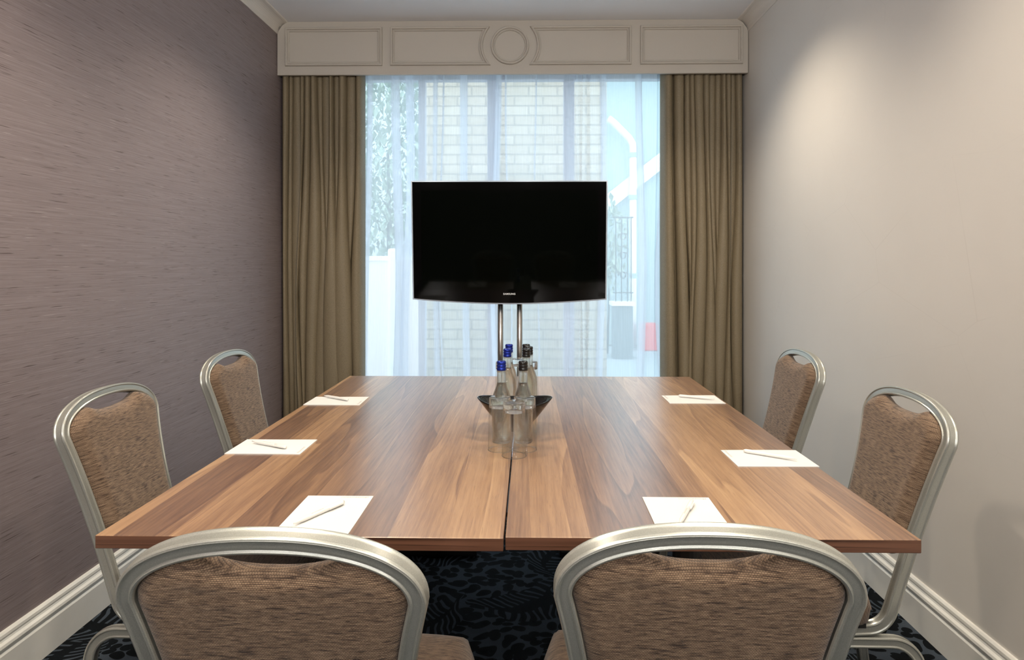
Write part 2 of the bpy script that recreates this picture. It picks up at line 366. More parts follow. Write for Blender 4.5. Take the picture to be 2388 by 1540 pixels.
# ------------------------------------------------------------------ the room
struct(mbox('floor', M['carpet'], XL-0.2, XR+0.2, YB-0.2, YW+0.1, -0.1, 0.0))
struct(mbox('ceiling', M['ceiling'], XL-0.2, XR+0.2, YB-0.2, YW+0.2, CEIL, CEIL+0.1))
struct(mbox('wall_left', M['wallpaper'], XL-0.15, XL, YB-0.1, YW, 0, CEIL))
struct(mbox('wall_right', M['cream'], XR, XR+0.15, YB-0.1, YW, 0, CEIL))
struct(mbox('wall_rear', M['wallpaper'], XL-0.15, XR+0.15, YB-0.15, YB, 0, CEIL))
# window wall: piers at each side and a lintel above the opening
OX0, OX1, OZ = -1.28, 1.06, 2.56
bm = bmesh.new()
box(bm, XL-0.15, OX0, YW, YW+0.25, 0, CEIL); box(bm, OX1, XR+0.15, YW, YW+0.25, 0, CEIL); box(bm, OX0, OX1, YW, YW+0.25, OZ, CEIL)
struct(obj('wall_window', bm, M['cream']))
# skirting boards
SK = [(0, 0), (0.020, 0), (0.020, 0.104), (0.016, 0.112), (0.019, 0.118), (0.021, 0.126), (0.019, 0.134), (0.012, 0.140), (0.010, 0.146), (0.012, 0.152), (0.011, 0.160), (0.006, 0.166), (0, 0.167)]
def skirting(name, x, sgn, y0, y1):
    bm = bmesh.new(); ribbon(bm, [(Vector((x, y, 0)), Vector((sgn, 0, 0)), Vector((0, 0, 1))) for y in (y0, y1)], SK); struct(obj(name, bm, M['skirt']))
skirting('baseboard_left', XL, 1, YB, YW); skirting('baseboard_right', XR, -1, YB, YW)
# cove cornices
def coving(name, x, sgn):
    P = [(0, -0.075), (0.004, -0.075), (0.006, -0.066)]
    for i in range(9):
        t = i/8*PI/2; P.append((0.006+0.052*(1-math.cos(t)), -0.008-0.056*(1-math.sin(t))))
    P += [(0.066, -0.006), (0.070, 0), (0, 0)]
    bm = bmesh.new(); ribbon(bm, [(Vector((x, y, CEIL)), Vector((sgn, 0, 0)), Vector((0, 0, 1))) for y in (YB, YW)], P); struct(obj(name, bm, M['cornice']))
coving('trim_cornice_left', XL, 1); coving('trim_cornice_right', XR, -1)

# ------------------------------------------------------------------ pelmet
PY = 4.075
pel = empty('window_pelmet', (0, PY, 2.446)); tag(pel, 'taupe painted pelmet board with moulded panels and a round boss above the curtains', 'pelmet')
bm = bmesh.new()
z0, z1 = 0.0, CEIL-2.446-0.001
pts = [(XL+0.004, z0), (XR-0.004, z0), (XR-0.004, z1-0.077), (XR-0.012, z1-0.055), (XR-0.035, z1-0.022), (XR-0.068, z1), (XL+0.068, z1), (XL+0.035, z1-0.022), (XL+0.012, z1-0.055), (XL+0.004, z1-0.077)]
fa = [bm.verts.new((x, 0, z)) for x, z in pts]; fb = [bm.verts.new((x, 0.022, z)) for x, z in pts]
bm.faces.new(fa); bm.faces.new(fb)
for i in range(len(pts)): j = (i+1) % len(pts); bm.faces.new((fa[i], fa[j], fb[j], fb[i]))
obj('board', bm, M['pelmet'], pel)
MP = [(-0.013, 0.001), (-0.013, -0.006), (-0.010, -0.010), (-0.006, -0.009), (-0.004, -0.006), (-0.002, -0.007), (0.001, -0.016), (0.006, -0.018), (0.011, -0.015), (0.0125, -0.008), (0.013, 0.001)]
def moulding(path2):
    """closed path of (x, z) counter-clockwise seen from the room; mitred offset"""
    n = len(path2); out = []
    for i in range(n):
        p = Vector(path2[i]); a = (p-Vector(path2[i-1])).normalized(); c = (Vector(path2[(i+1) % n])-p).normalized()
        na = Vector((a.y, -a.x)); nc = Vector((c.y, -c.x)); mn = (na+nc); mn = mn/max(0.25, mn.dot(na)) if mn.length > 1e-6 else na
        out.append((Vector((p.x, 0, p.y)), Vector((mn.x, 0, mn.y)), Vector((0, 1, 0))))
    bm = bmesh.new(); ribbon(bm, out, MP, closed=True); o = obj('moulding', bm, M['pelmet'], pel); return o
a0, a1 = 2.513-2.446, 2.727-2.446
CXc, CZc = -0.117, 2.622-2.446
moulding([(-1.507, a0), (-0.925, a0), (-0.925, a1), (-1.507, a1)])
def arcside(sgn):
    R = 0.181; zz = [a0+(a1-a0)*i/14 for i in range(15)]
    return [(CXc+sgn*math.sqrt(R*R-(z-CZc)**2), z) for z in zz]
moulding([(-0.849, a0)]+arcside(-1)+[(-0.849, a1)])
moulding([(0.622, a1)]+list(reversed(arcside(1)))+[(0.622, a0)])
moulding([(0.703, a0), (1.307, a0), (1.307, a1), (0.703, a1)])
moulding([(CXc+0.106*math.cos(2*PI*i/48), CZc+0.106*math.sin(2*PI*i/48)) for i in range(48)])
# curtain track behind the pelmet
tr = mbox('curtain_track', M['white_ext'], XL+0.02, XR-0.02, 4.125, 4.150, 2.555, 2.575)
tag(tr, 'white curtain track fixed behind the taupe pelmet', 'curtain track')

# ------------------------------------------------------------------ window
win = empty('window_1', (0, YW+0.09, 0)); struct(win)
bm = bmesh.new()
def fr(x0, x1, z0, z1, y0=-0.035, y1=0.035): box(bm, x0, x1, y0, y1, z0, z1, 0.004, 1)
fr(OX0, OX1, 0.0, 0.07); fr(OX0, OX1, OZ-0.07, OZ); fr(OX0, OX0+0.06, 0.07, OZ-0.07); fr(OX1-0.06, OX1, 0.07, OZ-0.07)
mulls = [(-0.735, -0.690), (-0.275, -0.197), (0.232, 0.302)]
for x0, x1 in mulls: fr(x0, x1, 0.07, OZ-0.07)
obj('window_frame', bm, M['upvc'], win)
xs = [OX0+0.06]+[v for m_ in mulls for v in m_]+[OX1-0.06]
for i in range(0, len(xs), 2):
    mbox('pane', M['winglass'], xs[i]-0.005, xs[i+1]+0.005, -0.003, 0.003, 0.065, OZ-0.065, parent=win)
mbox('window_sill', M['upvc'], OX0, OX1, -0.09, 0.10, 0.0, 0.02, parent=win)

# ------------------------------------------------------------------ curtains
def cloth_strip(x0, x1, yc, ztop, zbot, widths, amp, nz, samp, seed, overlap=0.0, pinch=0.6, drift=0.02, spread=None):
    rnd = random.Random(seed); W = sum(widths); k = len(widths)
    cum = [0.0]
    for q in widths: cum.append(cum[-1]+q/W)
    amps = [amp*rnd.uniform(0.6, 1.25) for _ in range(k)]; ph = [rnd.uniform(0, 6.28) for _ in range(k+1)]; kk = [rnd.uniform(0.7, 2.2) for _ in range(k+1)]
    cols = []
    for i in range(k):
        for j in range(samp): cols.append((i, j/samp))
    cols.append((k-1, 1.0))
    bm = bmesh.new(); grid = []
    for r in range(nz+1):
        t = r/nz; z = ztop+(zbot-ztop)*t; row = []
        kn = []
        for i in range(k+1):
            d = 0 if i in (0, k) else drift*(math.sin(ph[i]+kk[i]*t*3.0)-math.sin(ph[i]))*min(1, t*2.0)
            kn.append(cum[i]*(x1-x0)+x0+d)
        if spread: kn = [x+spread(i/k, t) for i, x in enumerate(kn)]
        for i, f in cols:
            a, b2 = kn[i], kn[i+1]; wd = b2-a
            x = a+wd*f-(overlap if not isinstance(overlap, list) else overlap[i])*wd*math.sin(2*PI*f)
            y = yc-amps[i]*((math.sin(PI*f)**pinch)-0.5)*(0.75+0.25*math.sin(ph[i]+2.2*t))
            row.append(bm.verts.new((x, y, z)))
        grid.append(row)
    for r in range(nz):
        for c in range(len(cols)-1): bm.faces.new((grid[r][c], grid[r][c+1], grid[r+1][c+1], grid[r+1][c]))
    return bm
r1 = random.Random(3)
cb = cloth_strip(XL+0.012, -1.052, 4.166, 2.56, 0.012, [1.0, 0.55, 1.2, 0.6, 1.0, 0.8, 0.7, 1.3, 0.5, 0.9, 1.0, 1.3, 1.2], 0.105, 40, 20, 5, [0.22, 0.30, 0.24, 0.32, 0.22, 0.26, 0.30, 0.20, 0.34, 0.24, 0.28, 0.20, 0.12], 0.8, 0.020)
o = obj('curtain', cb, M['curtain'], None, True); md = o.modifiers.new('thickness', 'SOLIDIFY'); md.thickness = 0.0025
tag(o, 'full length gold-brown pleated curtain beside the dark textured wallpaper', 'curtain', 'heavy curtains at the window')
cb = cloth_strip(0.838, XR-0.014, 4.166, 2.56, 0.012, [1.7, 1.5, 0.6, 0.6, 1.3, 0.8, 0.9, 0.7, 0.55, 0.8, 0.6, 1.0], 0.105, 40, 20, 11, [0.05, 0.14, 0.30, 0.30, 0.22, 0.28, 0.22, 0.28, 0.32, 0.26, 0.30, 0.20], 0.8, 0.020)
o = obj('curtain', cb, M['curtain'], None, True); md = o.modifiers.new('thickness', 'SOLIDIFY'); md.thickness = 0.0025
tag(o, 'full length grey-brown pleated curtain beside the cream wall', 'curtain', 'heavy curtains at the window')
rs = random.Random(21)
wd = []
for i in range(20): wd.append(rs.choice([0.45, 0.7, 1.0, 1.4, 1.8]))
cb = cloth_strip(-1.24, 1.03, 4.268, 2.56, 0.02, wd, 0.045, 30, 14, 8, [rs.choice([0.0, 0.04, 0.26, 0.45]) for _ in wd], 1.0, 0.02)
o = obj('sheer_curtain', cb, M['sheer'], None, True); tag(o, 'translucent white voile curtain hanging across the whole window behind the television', 'curtain')

# ------------------------------------------------------------------ television on its stand
TC = Vector((-0.100, 3.38, 1.375)); tilt = math.radians(5.0)
tv = empty('television', TC); tv.rotation_euler = (tilt, 0, 0)
tag(tv, 'large switched-off black flat television on a twin pole stand before the window', 'television')
def tvpoly(hw, zt, zc, zm, n=24):
    P = [(-hw, zt), (hw, zt), (hw, zc)]
    for i in range(1, n):
        t = i/n; x = hw*(1-2*t); P.append((x, zc+(zm-zc)*(1-abs(x/hw)**1.8)**1.0))
    P.append((-hw, zc)); return P
def slab(poly, y0, y1, bev=0.0):
    bm = bmesh.new(); A = [bm.verts.new((x, y0, z)) for x, z in poly]; B = [bm.verts.new((x, y1, z)) for x, z in poly]
    f = bm.faces.new(A); bm.faces.new(B)
    for i in range(len(poly)): j = (i+1) % len(poly); bm.faces.new((A[i], A[j], B[j], B[i]))
    if bev: bmesh.ops.bevel(bm, geom=list(f.edges), offset=bev, segments=3, affect='EDGES')
    return bm
obj('bezel', slab(tvpoly(0.495, 0.311, -0.287, -0.311), -0.018, 0.02, 0.004), M['tv'], tv)
obj('rim', slab(tvpoly(0.5025, 0.3175, -0.2945, -0.3200), -0.008, 0.012, 0.001), M['tv_rim'], tv)['label'] = 'clear acrylic rim'
mbox('screen', M['screen'], -0.452, 0.452, -0.0186, -0.017, -0.243, 0.268, parent=tv)
mbox('rear_housing', M['black_metal'], -0.36, 0.36, 0.02, 0.075, -0.22, 0.24, parent=tv, bev=0.012)
def text_mesh(name, body, size, mat, parent, loc, rot, align='CENTER', ext=0.0003, bold=0.0):
    c = bpy.data.curves.new('txt', 'FONT'); c.body = body; c.size = size; c.align_x = align; c.align_y = 'CENTER'; c.extrude = ext; c.offset = bold; c.space_character = 1.15
    t = bpy.data.objects.new('txt', c); COL.objects.link(t)
    dg = bpy.context.evaluated_depsgraph_get(); me = bpy.data.meshes.new_from_object(t.evaluated_get(dg))
    bpy.data.objects.remove(t); o = link(name, me, mat, parent); o.location = loc; o.rotation_euler = rot; return o
text_mesh('lettering', 'SAMSUNG', 0.0125, M['logo'], tv, (0.0, -0.0188, -0.2645), (PI/2, 0, 0), bold=0.0004)
st = empty('television_stand', (-0.100, 3.505, 0)); tag(st, 'floor stand of two brushed steel poles carrying the television', 'television stand')
for x in (-0.051, 0.051):
    bm = bmesh.new(); lathe(bm, [(0.0, 0.02), (0.0155, 0.02), (0.0155, 1.55), (0.0, 1.55)], 24, x); obj('pole', bm, M['steel'], st, True)
mbox('base', M['black_metal'], -0.30, 0.30, -0.22, 0.22, 0.0, 0.02, parent=st, bev=0.004)
mbox('mounting_plate', M['black_metal'], -0.20, 0.20, -0.018, -0.0155, 1.25, 1.50, parent=st)

# ------------------------------------------------------------------ tables
def table(x0, x1, y0, y1, mat, label):
    t = empty('meeting_table', ((x0+x1)/2, (y0+y1)/2, 0)); tag(t, label, 'table', 'meeting tables pushed together')
    hx, hy = (x1-x0)/2, (y1-y0)/2
    bm = bmesh.new(); box(bm, -hx, hx, -hy, hy, 0.714, 0.740, 0.0022, 3)
    bm.normal_update()
    for f in bm.faces: f.material_index = 0 if f.normal.z > 0.35 else 1
    o = obj('tabletop', bm, [mat, M['wood_e']], t)
    for sy in (-1, 1):
        bm = bmesh.new(); y = sy*(hy-0.21)
        lathe(bm, [(0, 0.03), (0.03, 0.03), (0.03, 0.70), (0, 0.70)], 20, 0, y)
        box(bm, -0.06, 0.06, y-0.05, y+0.05, 0.696, 0.714)
        lg = obj('leg', bm, M['black_metal'], t)
        bm = bmesh.new(); box(bm, -0.22, 0.22, y-0.03, y+0.03, 0.0, 0.032, 0.008)
        obj('foot', bm, M['black_metal'], lg)
    bm = bmesh.new(); box(bm, -0.02, 0.02, -hy+0.22, hy-0.22, 0.674, 0.7135); obj('under_beam', bm, M['black_metal'], t)
    for sx in (-1, 1):
        mbox('bracket', M['black_metal'], sx*(hx-0.16)-0.03, sx*(hx-0.16)+0.03, -hy+0.03, -hy+0.09, 0.704, 0.7135, parent=t)
    return t
table(-0.840, -0.0485, 1.256, 3.066, M['wood_a'], 'walnut topped meeting table on the dark wallpaper side')
table(-0.0450, 0.748, 1.262, 3.067, M['wood_b'], 'walnut topped meeting table on the cream wall side')
TZ = 0.7402

# ------------------------------------------------------------------ chairs
ZB = 0.45
SA, SB, WB, WS, ZS, ZA, PP, SC = 0.3344, -0.1252, 0.1496, 0.1859, 0.8396, 0.9217, 2.236, -1.659
def yb(z): return -(SA*(z-ZB)+SB*(z-ZB)**2)
def lean(z): return math.atan(SA+2*SB*(z-ZB))
def wout(z):
    s = max(0.0, min(1.0, (z-ZB)/(ZS-ZB))); return WB+(WS-WB)*(s+SC*s*(1-s))
def arch(x, ins=0.0):
    q = min(1.0, abs(x)/(WS-ins)); return ZS+(ZA-ZS-ins)*(1-q**PP)**(1/PP)
def tube_prof(w_, d_):
    """ribbed rounded-rectangle section; a across the face, c through the depth"""
    P = []; n = 72
    for i in range(n):
        t = 2*PI*i/n; c, s_ = math.cos(t), math.sin(t); e = 0.42
        a = math.copysign(abs(c)**e, c); b2 = math.copysign(abs(s_)**e, s_)
        f = 1.0
        k = 0.0
        if abs(b2) > 0.93: k = 0.26*(1-math.cos(2*PI*a*1.5))/2*(1 if abs(a) < 0.95 else 0)
        if abs(a) > 0.93: k = 0.24*(1-math.cos(2*PI*b2*1.5))/2*(1 if abs(b2) < 0.95 else 0)
        kx = 1-(k if abs(a) > 0.93 else 0); kz = 1-(k if abs(b2) > 0.93 else 0)
        P.append((a*w_*kx, b2*d_*kz))
    return P
TP = tube_prof(0.0125, 0.015)
def frame_path():
    half = []   # right side, from the front of the seat up to the crown: (x, y, z, L)
    R = 0.058; zr = 0.428; L0 = lean(ZB); y0 = yb(ZB)+(ZB-zr)*math.tan(L0)
    arc = []
    for i in range(11):
        L = L0+(PI/2-L0)*i/10
        arc.append((y0+R*(math.cos(L0)-math.cos(L)), zr-R*(math.sin(L)-math.sin(L0)), L))
    yE, zE = arc[-1][0], arc[-1][1]
    for i in range(6):
        y = 0.385+(yE-0.385)*i/6; half.append((WB+0.035*(y-yE)/(0.385-yE), y, zE, PI/2))
    for y, z, L in reversed(arc): half.append((WB, y, z, L))
    for i in range(22):
        z = ZB+(ZS-ZB)*i/22; half.append((wout(z), yb(z), z, lean(z)))
    for i in range(26):
        t = PI/2*i/25; x = WS*math.cos(t)**(2/PP); z = ZS+(ZA-ZS)*math.sin(t)**(2/PP); half.append((x, yb(z), z, lean(z)))
    return half, zE
HALF, ZRAIL = frame_path()
def make_frame():
    pts = [(x, y, z, L) for x, y, z, L in HALF]+[(-x, y, z, L) for x, y, z, L in reversed(HALF[:-1])]
    V = [Vector(p[:3]) for p in pts]; path = []
    for i, p in enumerate(pts):
        t = (V[min(i+1, len(V)-1)]-V[max(i-1, 0)]).normalized(); b = Vector((0, math.cos(p[3]), math.sin(p[3])))
        b = (b-t*b.dot(t)).normalized(); n = t.cross(b); path.append((V[i], n, b))
    bm = bmesh.new(); ribbon(bm, path, TP)
    return bm
def grid_solid(F, B, nu, nv, uvf):
    """front and back surfaces sharing their border; returns mesh with UVs in metres"""
    bm = bmesh.new(); uv = bm.loops.layers.uv.new('UVMap')
    fr_ = [[bm.verts.new(F(i/nu, j/nv)) for i in range(nu+1)] for j in range(nv+1)]
    bk = [[fr_[j][i] if (i in (0, nu) or j in (0, nv)) else bm.verts.new(B(i/nu, j/nv)) for i in range(nu+1)] for j in range(nv+1)]
    for G, fl in ((fr_, False), (bk, True)):
        for j in range(nv):
            for i in range(nu):
                q = [(i, j), (i+1, j), (i+1, j+1), (i, j+1)]
                if fl: q.reverse()
                f = bm.faces.new([G[b][a] for a, b in q])
                for l, (a, b) in zip(f.loops, q): l[uv].uv = uvf(a/nu, b/nv)
    return bm
def sm(e, R): e = max(0.0, min(1.0, e/R)); return math.sqrt(1-(1-e)**2)
WI = WS-0.0105
def pad_xz(a, s):
    u = -1+2*a; u = math.copysign(1-(1-abs(u))**1.35, u) if abs(u) > 0 else 0
    xt = u*WI
    dip = 0.880+0.045*min(1.3, (abs(xt)/0.135))**2.6
    zt = min(arch(xt, 0.0105), dip); zb_ = 0.535+0.055*abs(u)**5
    s2 = s-0.06*math.sin(2*PI*s)
    z = zb_+s2*(zt-zb_); ww = (wout(min(z, ZS))-0.0105)
    return u*ww, z, (1-abs(u))*ww, min((z-zb_), (zt-z))
def pad_pt(sgn, T):
    def f(a, s):
        x, z, ex, ez = pad_xz(a, s)
        R = 0.034; t = T*min(sm(ex+0.0001, R), 1)*sm(ez, R)
        t *= 1-0.10*(abs(x)/WS)**2
        L = lean(z); gath = 0.0
        if sgn < 0: gath = 0.0010*math.sin((0.880-z)*240+abs(x)*26)*math.exp(-((0.862-z)/0.022)**2)*(1 if abs(x) < 0.11 else 0.3)
        d = sgn*t+gath
        return Vector((x, yb(z)+d*math.cos(L), z+d*math.sin(L)))
    return f
def make_pad():
    def uvf(a, s): x, z, _, _ = pad_xz(a, s); return (x+0.5, z)
    return grid_solid(pad_pt(1, 0.036), pad_pt(-1, 0.016), 46, 46, uvf)
SX, SY0, SY1 = 0.224, 0.045, 0.455
def seat_xy(a, s):
    u, v = -1+2*a, -1+2*s
    # square to rounded square
    k = 0.42; x = u*math.sqrt(1-k*v*v*0.5*abs(v)); y = v*math.sqrt(1-k*u*u*0.5*abs(u))
    tap = 1-0.06*(1-s)
    return x*SX*tap, (SY0+SY1)/2+y*(SY1-SY0)/2, min(1-abs(u), 1-abs(v))*0.21
def make_seat():
    def top(a, s):
        x, y, e = seat_xy(a, s); return Vector((x, y, 0.452+0.040*sm(e, 0.045)+0.010*sm(e, 0.2)))
    def bot(a, s):
        x, y, e = seat_xy(a, s); return Vector((x, y, 0.452-0.045*sm(e, 0.03)))
    def uvf(a, s): x, y, _ = seat_xy(a, s); return (x+0.5, y)
    return grid_solid(top, bot, 36, 36, uvf)
def leg_path(front):
    zt = ZRAIL-0.0305; R = 0.065; pts = []
    y_mid = 0.19
    if not front:   # rear: from the middle back, then down and outwards to the floor
        a1 = PI/2-0.16; yc = 0.005; pts.append((y_mid, zt, PI/2)); pts.append((0.10, zt, PI/2))
        for i in range(11):
            th = a1*i/10; pts.append((yc-R*math.sin(th), zt-R*(1-math.cos(th)), PI/2+th))
        y, z, th = pts[-1]; d = (-math.cos(a1), -math.sin(a1)); L = (z-0.012)/math.sin(a1)
        for i in (1, 2, 3): pts.append((y+d[0]*L*i/3, z+d[1]*L*i/3, th))
    else:
        a1 = PI/2-0.10; yc = 0.375; pts.append((y_mid, zt, PI/2)); pts.append((0.28, zt, PI/2))
        for i in range(11):
            th = a1*i/10; pts.append((yc+R*math.sin(th), zt-R*(1-math.cos(th)), PI/2-th))
        y, z, th = pts[-1]; d = (math.cos(a1), -math.sin(a1)); L = (z-0.012)/math.sin(a1)
        for i in (1, 2, 3): pts.append((y+d[0]*L*i/3, z+d[1]*L*i/3, th))
    return pts
TL_ = tube_prof(0.0120, 0.014)
def make_leg(sx, front):
    pts = leg_path(front); path = []
    zt = ZRAIL-0.03
    V = [Vector((sx*(0.152+0.028*(zt-z)/zt+(0.02*(y-0.19)/0.2 if front else 0)), y, z)) for y, z, _ in pts]
    for i in range(len(V)):
        t = (V[min(i+1, len(V)-1)]-V[max(i-1, 0)]).normalized(); n = Vector((1, 0, 0)); n = (n-t*n.dot(t)).normalized(); path.append((V[i], n, t.cross(n)))
    bm = bmesh.new(); ribbon(bm, path, TL_); return bm, V[-1]
def make_chair():
    c = empty('banquet_chair', (0, 0, 0))
    obj('frame', make_frame(), M['frame'], c, True)
    obj('backrest', make_pad(), M['fabric'], c, True)
    obj('seat', make_seat(), M['fabric'], c, True)
    for sx in (-1, 1):
        for fr2 in (False, True):
            bm, e = make_leg(sx, fr2); l = obj('leg', bm, M['frame'], c, True)
            bm = bmesh.new(); lathe(bm, [(0, 0), (0.016, 0), (0.018, 0.006), (0.017, 0.022), (0, 0.022)], 16, e.x, e.y, 0); obj('foot_cap', bm, M['rubber'], l, True)
    mbox('seat_board', M['rubber'], -0.165, 0.165, 0.07, 0.37, 0.395, 0.412, parent=c)
    for y in (0.13, 0.36):
        bm = bmesh.new(); box(bm, -0.150, 0.150, y-0.010, y+0.010, ZRAIL-0.012, ZRAIL+0.010, 0.003); obj('cross_bar', bm, M['frame'], c)
    return c
def copy_tree(o, parent=None):
    c = o.copy(); COL.objects.link(c); c.parent = parent
    for ch in list(o.children): copy_tree(ch, c)
    return c
proto = make_chair()
chairs = [(-0.3233, 0.9405, -0.7, 'brown banquet chair seen from behind, tucked at the table end nearer the dark wallpaper'),
          (0.2335, 0.9639, -1.7, 'brown banquet chair seen from behind, tucked at the table end nearer the cream wall'),
          (-1.0179, 1.7564, -90.8, 'brown banquet chair by the dark wallpaper, farther from the gold-brown curtain'),
          (-1.0255, 2.4821, -91.9, 'brown banquet chair by the dark wallpaper, closer to the gold-brown curtain'),
          (0.8774, 1.7449, 89.4, 'brown banquet chair by the cream wall, farther from the grey-brown curtain'),
          (0.9273, 2.5442, 90.1, 'brown banquet chair by the cream wall, closer to the grey-brown curtain')]
for i, (x, y, a, lab) in enumerate(chairs):
    c = proto if i == 0 else copy_tree(proto)
    c.location = (x, y, 0); c.rotation_euler = (0, 0, math.radians(a)); tag(c, lab, 'chair', 'banquet chairs round the tables')

# ------------------------------------------------------------------ paper and pens
def sheet(cx, cy, ang, label):
    bm = bmesh.new(); uvn = 12; g0 = []
    for j in range(uvn+1):
        row = []
        for i in range(uvn+1):
            x = -0.074+0.148*i/uvn; y = -0.105+0.21*j/uvn
            row.append(bm.verts.new((x, y, 0.0018+0.0006*math.sin(x*31+cx*9)*math.sin(y*17+cy))))
        g0.append(row)
    for j in range(uvn):
        for i in range(uvn): bm.faces.new((g0[j][i], g0[j][i+1], g0[j+1][i+1], g0[j+1][i]))
    ed = [e for e in bm.edges if e.is_boundary]
    r = bmesh.ops.extrude_edge_only(bm, edges=ed)
    for v in r['geom']:
        if isinstance(v, bmesh.types.BMVert): v.co.z = 0.0
    o = obj('notepaper', bm, M['paper'], None, False); o.location = (cx, cy, TZ); o.rotation_euler = (0, 0, math.radians(ang))
    tag(o, label, 'paper', 'notepaper laid at each place')
    t = text_mesh('heading', 'jurysmeetings', 0.0095, M['ink'], o, (0.066, 0.096, 0.0026), (0, 0, 0), 'RIGHT', 0.00005)
    return o
def pen_mesh():
    p = empty('ballpoint_pen', (0, 0, 0))
    bm = bmesh.new()
    L = 0.138
    lathe(bm, [(0, 0), (0.0012, 0.0), (0.0026, 0.010), (0.0044, 0.024), (0.0047, 0.05), (0.0048, 0.094), (0.0046, 0.095), (0.0050, 0.0955), (0.0052, 0.12), (0.0050, 0.133), (0.0035, L), (0, L)], 20)
    bmesh.ops.rotate(bm, verts=bm.verts, cent=(0, 0, 0), matrix=Matrix.Rotation(-PI/2, 3, 'X'))
    for v in bm.verts: v.co.z += 0.0052; v.co.y -= L/2
    obj('barrel', bm, M['pen'], p, True)
    bm = bmesh.new(); box(bm, 0.0040, 0.0072, 0.022, 0.062, 0.0035, 0.0075, 0.0012); box(bm, 0.0, 0.0060, 0.058, 0.064, 0.0035, 0.0075, 0.001)
    obj('clip', bm, M['pen'], p)
    text_mesh('lettering', 'jurysmeetings', 0.0052, M['ink2'], p, (0.0, -0.006, 0.0101), (0, 0, PI/2), 'CENTER', 0.00005)
    return p
# sheets: (centre, rotation); top edge of the page is local +y
S_ = [(-0.424, 1.369, 0, 'white headed notepaper at the table end before the chair nearer the dark wallpaper'),
      (0.328, 1.373, -0.5, 'white headed notepaper at the table end before the chair nearer the cream wall'),
      (-0.735, 1.870, -90, 'white headed notepaper before the dark-wallpaper chair farther from the curtain'),
      (-0.733, 2.498, -90, 'white headed notepaper before the dark-wallpaper chair closer to the gold-brown curtain'),
      (0.6455, 1.782, 90.5, 'white headed notepaper before the cream-wall chair farther from the curtain'),
      (0.634, 2.549, 90.5, 'white headed notepaper before the cream-wall chair closer to the grey-brown curtain')]
for a in S_: sheet(*a)
def ang(p, q): return math.degrees(math.atan2(q[1]-p[1], q[0]-p[0]))-90
pp = pen_mesh()
# (writing tip, cap end)
pens = [((-0.468, 1.300), (-0.403, 1.421), 'white pen lying slantwise on the table-end notepaper nearer the dark wallpaper'),
        ((0.300, 1.312), (0.356, 1.437), 'white pen lying on the table-end notepaper nearer the cream wall'),
        ((-0.807, 1.902), (-0.686, 1.841), 'white pen on the notepaper before the dark-wallpaper chair farther from the curtain'),
        ((-0.804, 2.565), (-0.690, 2.490), 'white pen on the notepaper before the dark-wallpaper chair closer to the gold-brown curtain'),
        ((0.710, 1.753), (0.597, 1.829), 'white pen on the notepaper before the cream-wall chair farther from the curtain'),
        ((0.713, 2.528), (0.590, 2.588), 'white pen on the notepaper before the cream-wall chair closer to the grey-brown curtain')]
for i, (a, b, lab) in enumerate(pens):
    p = pp if i == 0 else copy_tree(pp)
    p.location = ((a[0]+b[0])/2, (a[1]+b[1])/2, TZ+0.0026); p.rotation_euler = (0, 0, math.radians(ang(a, b))); tag(p, lab, 'pen', 'pens on the notepaper')

# ------------------------------------------------------------------ bottles, tumblers, bowl
def bottle(cap):
    b = empty('water_bottle', (0, 0, 0))
    out = [(0, 0.003), (0.018, 0.001), (0.0255, 0.0), (0.028, 0.004), (0.0285, 0.03), (0.0285, 0.118), (0.0272, 0.132), (0.0225, 0.148), (0.0165, 0.162), (0.0138, 0.174), (0.0130, 0.200), (0.0130, 0.206), (0.0142, 0.2075), (0.0142, 0.211), (0.0125, 0.213)]
    inn = [(0.0105, 0.213), (0.0110, 0.200), (0.0116, 0.175), (0.0143, 0.163), (0.0203, 0.148), (0.0250, 0.131), (0.0262, 0.118), (0.0262, 0.03), (0.0250, 0.010), (0.020, 0.007), (0, 0.009)]
    bm = bmesh.new(); lathe(bm, out+inn, 40); obj('glass_body', bm, M['bglass'], b, True)
    bm = bmesh.new(); lathe(bm, [(0, 0.0094), (0.0196, 0.0074), (0.0246, 0.0106), (0.0258, 0.03), (0.0258, 0.118), (0.0246, 0.131), (0.0199, 0.148), (0.0139, 0.163), (0.0112, 0.175), (0, 0.175)], 40)
    obj('water', bm, M['water'], b, True)
    bm = bmesh.new(); lathe(bm, [(0.0134, 0.2115), (0.0140, 0.2125), (0.0138, 0.2195), (0.0128, 0.2205), (0.0128, 0.2215), (0.0141, 0.2235), (0.0141, 0.2265), (0.0126, 0.2285), (0.0126, 0.2295), (0.0139, 0.2315), (0.0139, 0.2355), (0.0120, 0.2390), (0, 0.2392)], 32)
    obj('cap', bm, cap, b, True)['label'] = 'ridged metal screw cap'
    return b
bb = bottle(M['blue_cap']); kb = bottle(M['black_cap'])
def blab(c, s): return 'clear glass water bottle with %s cap, %s' % (c, s)
for i, (x, y, s) in enumerate([(-0.0805, 1.935, 'standing before the bowl beside the black-capped one'), (-0.0720, 2.215, 'just behind the bowl, nearer of the two'), (-0.0700, 2.335, 'behind the bowl, nearest the rear tumblers')]):
    o = bb if i == 0 else copy_tree(bb); o.location = (x, y, TZ); tag(o, blab('blue', s), 'bottle', 'water bottles with blue caps')
for i, (x, y, s) in enumerate([(-0.0165, 1.935, 'standing before the bowl beside the blue-capped one'), (-0.0080, 2.213, 'just behind the bowl'), (0.0010, 2.276, 'middle of the three lined up behind the bowl'), (-0.0090, 2.338, 'farthest of the three lined up behind the bowl')]):
    o = kb if i == 0 else copy_tree(kb); o.location = (x, y, TZ); tag(o, blab('black', s), 'bottle', 'water bottles with black caps')
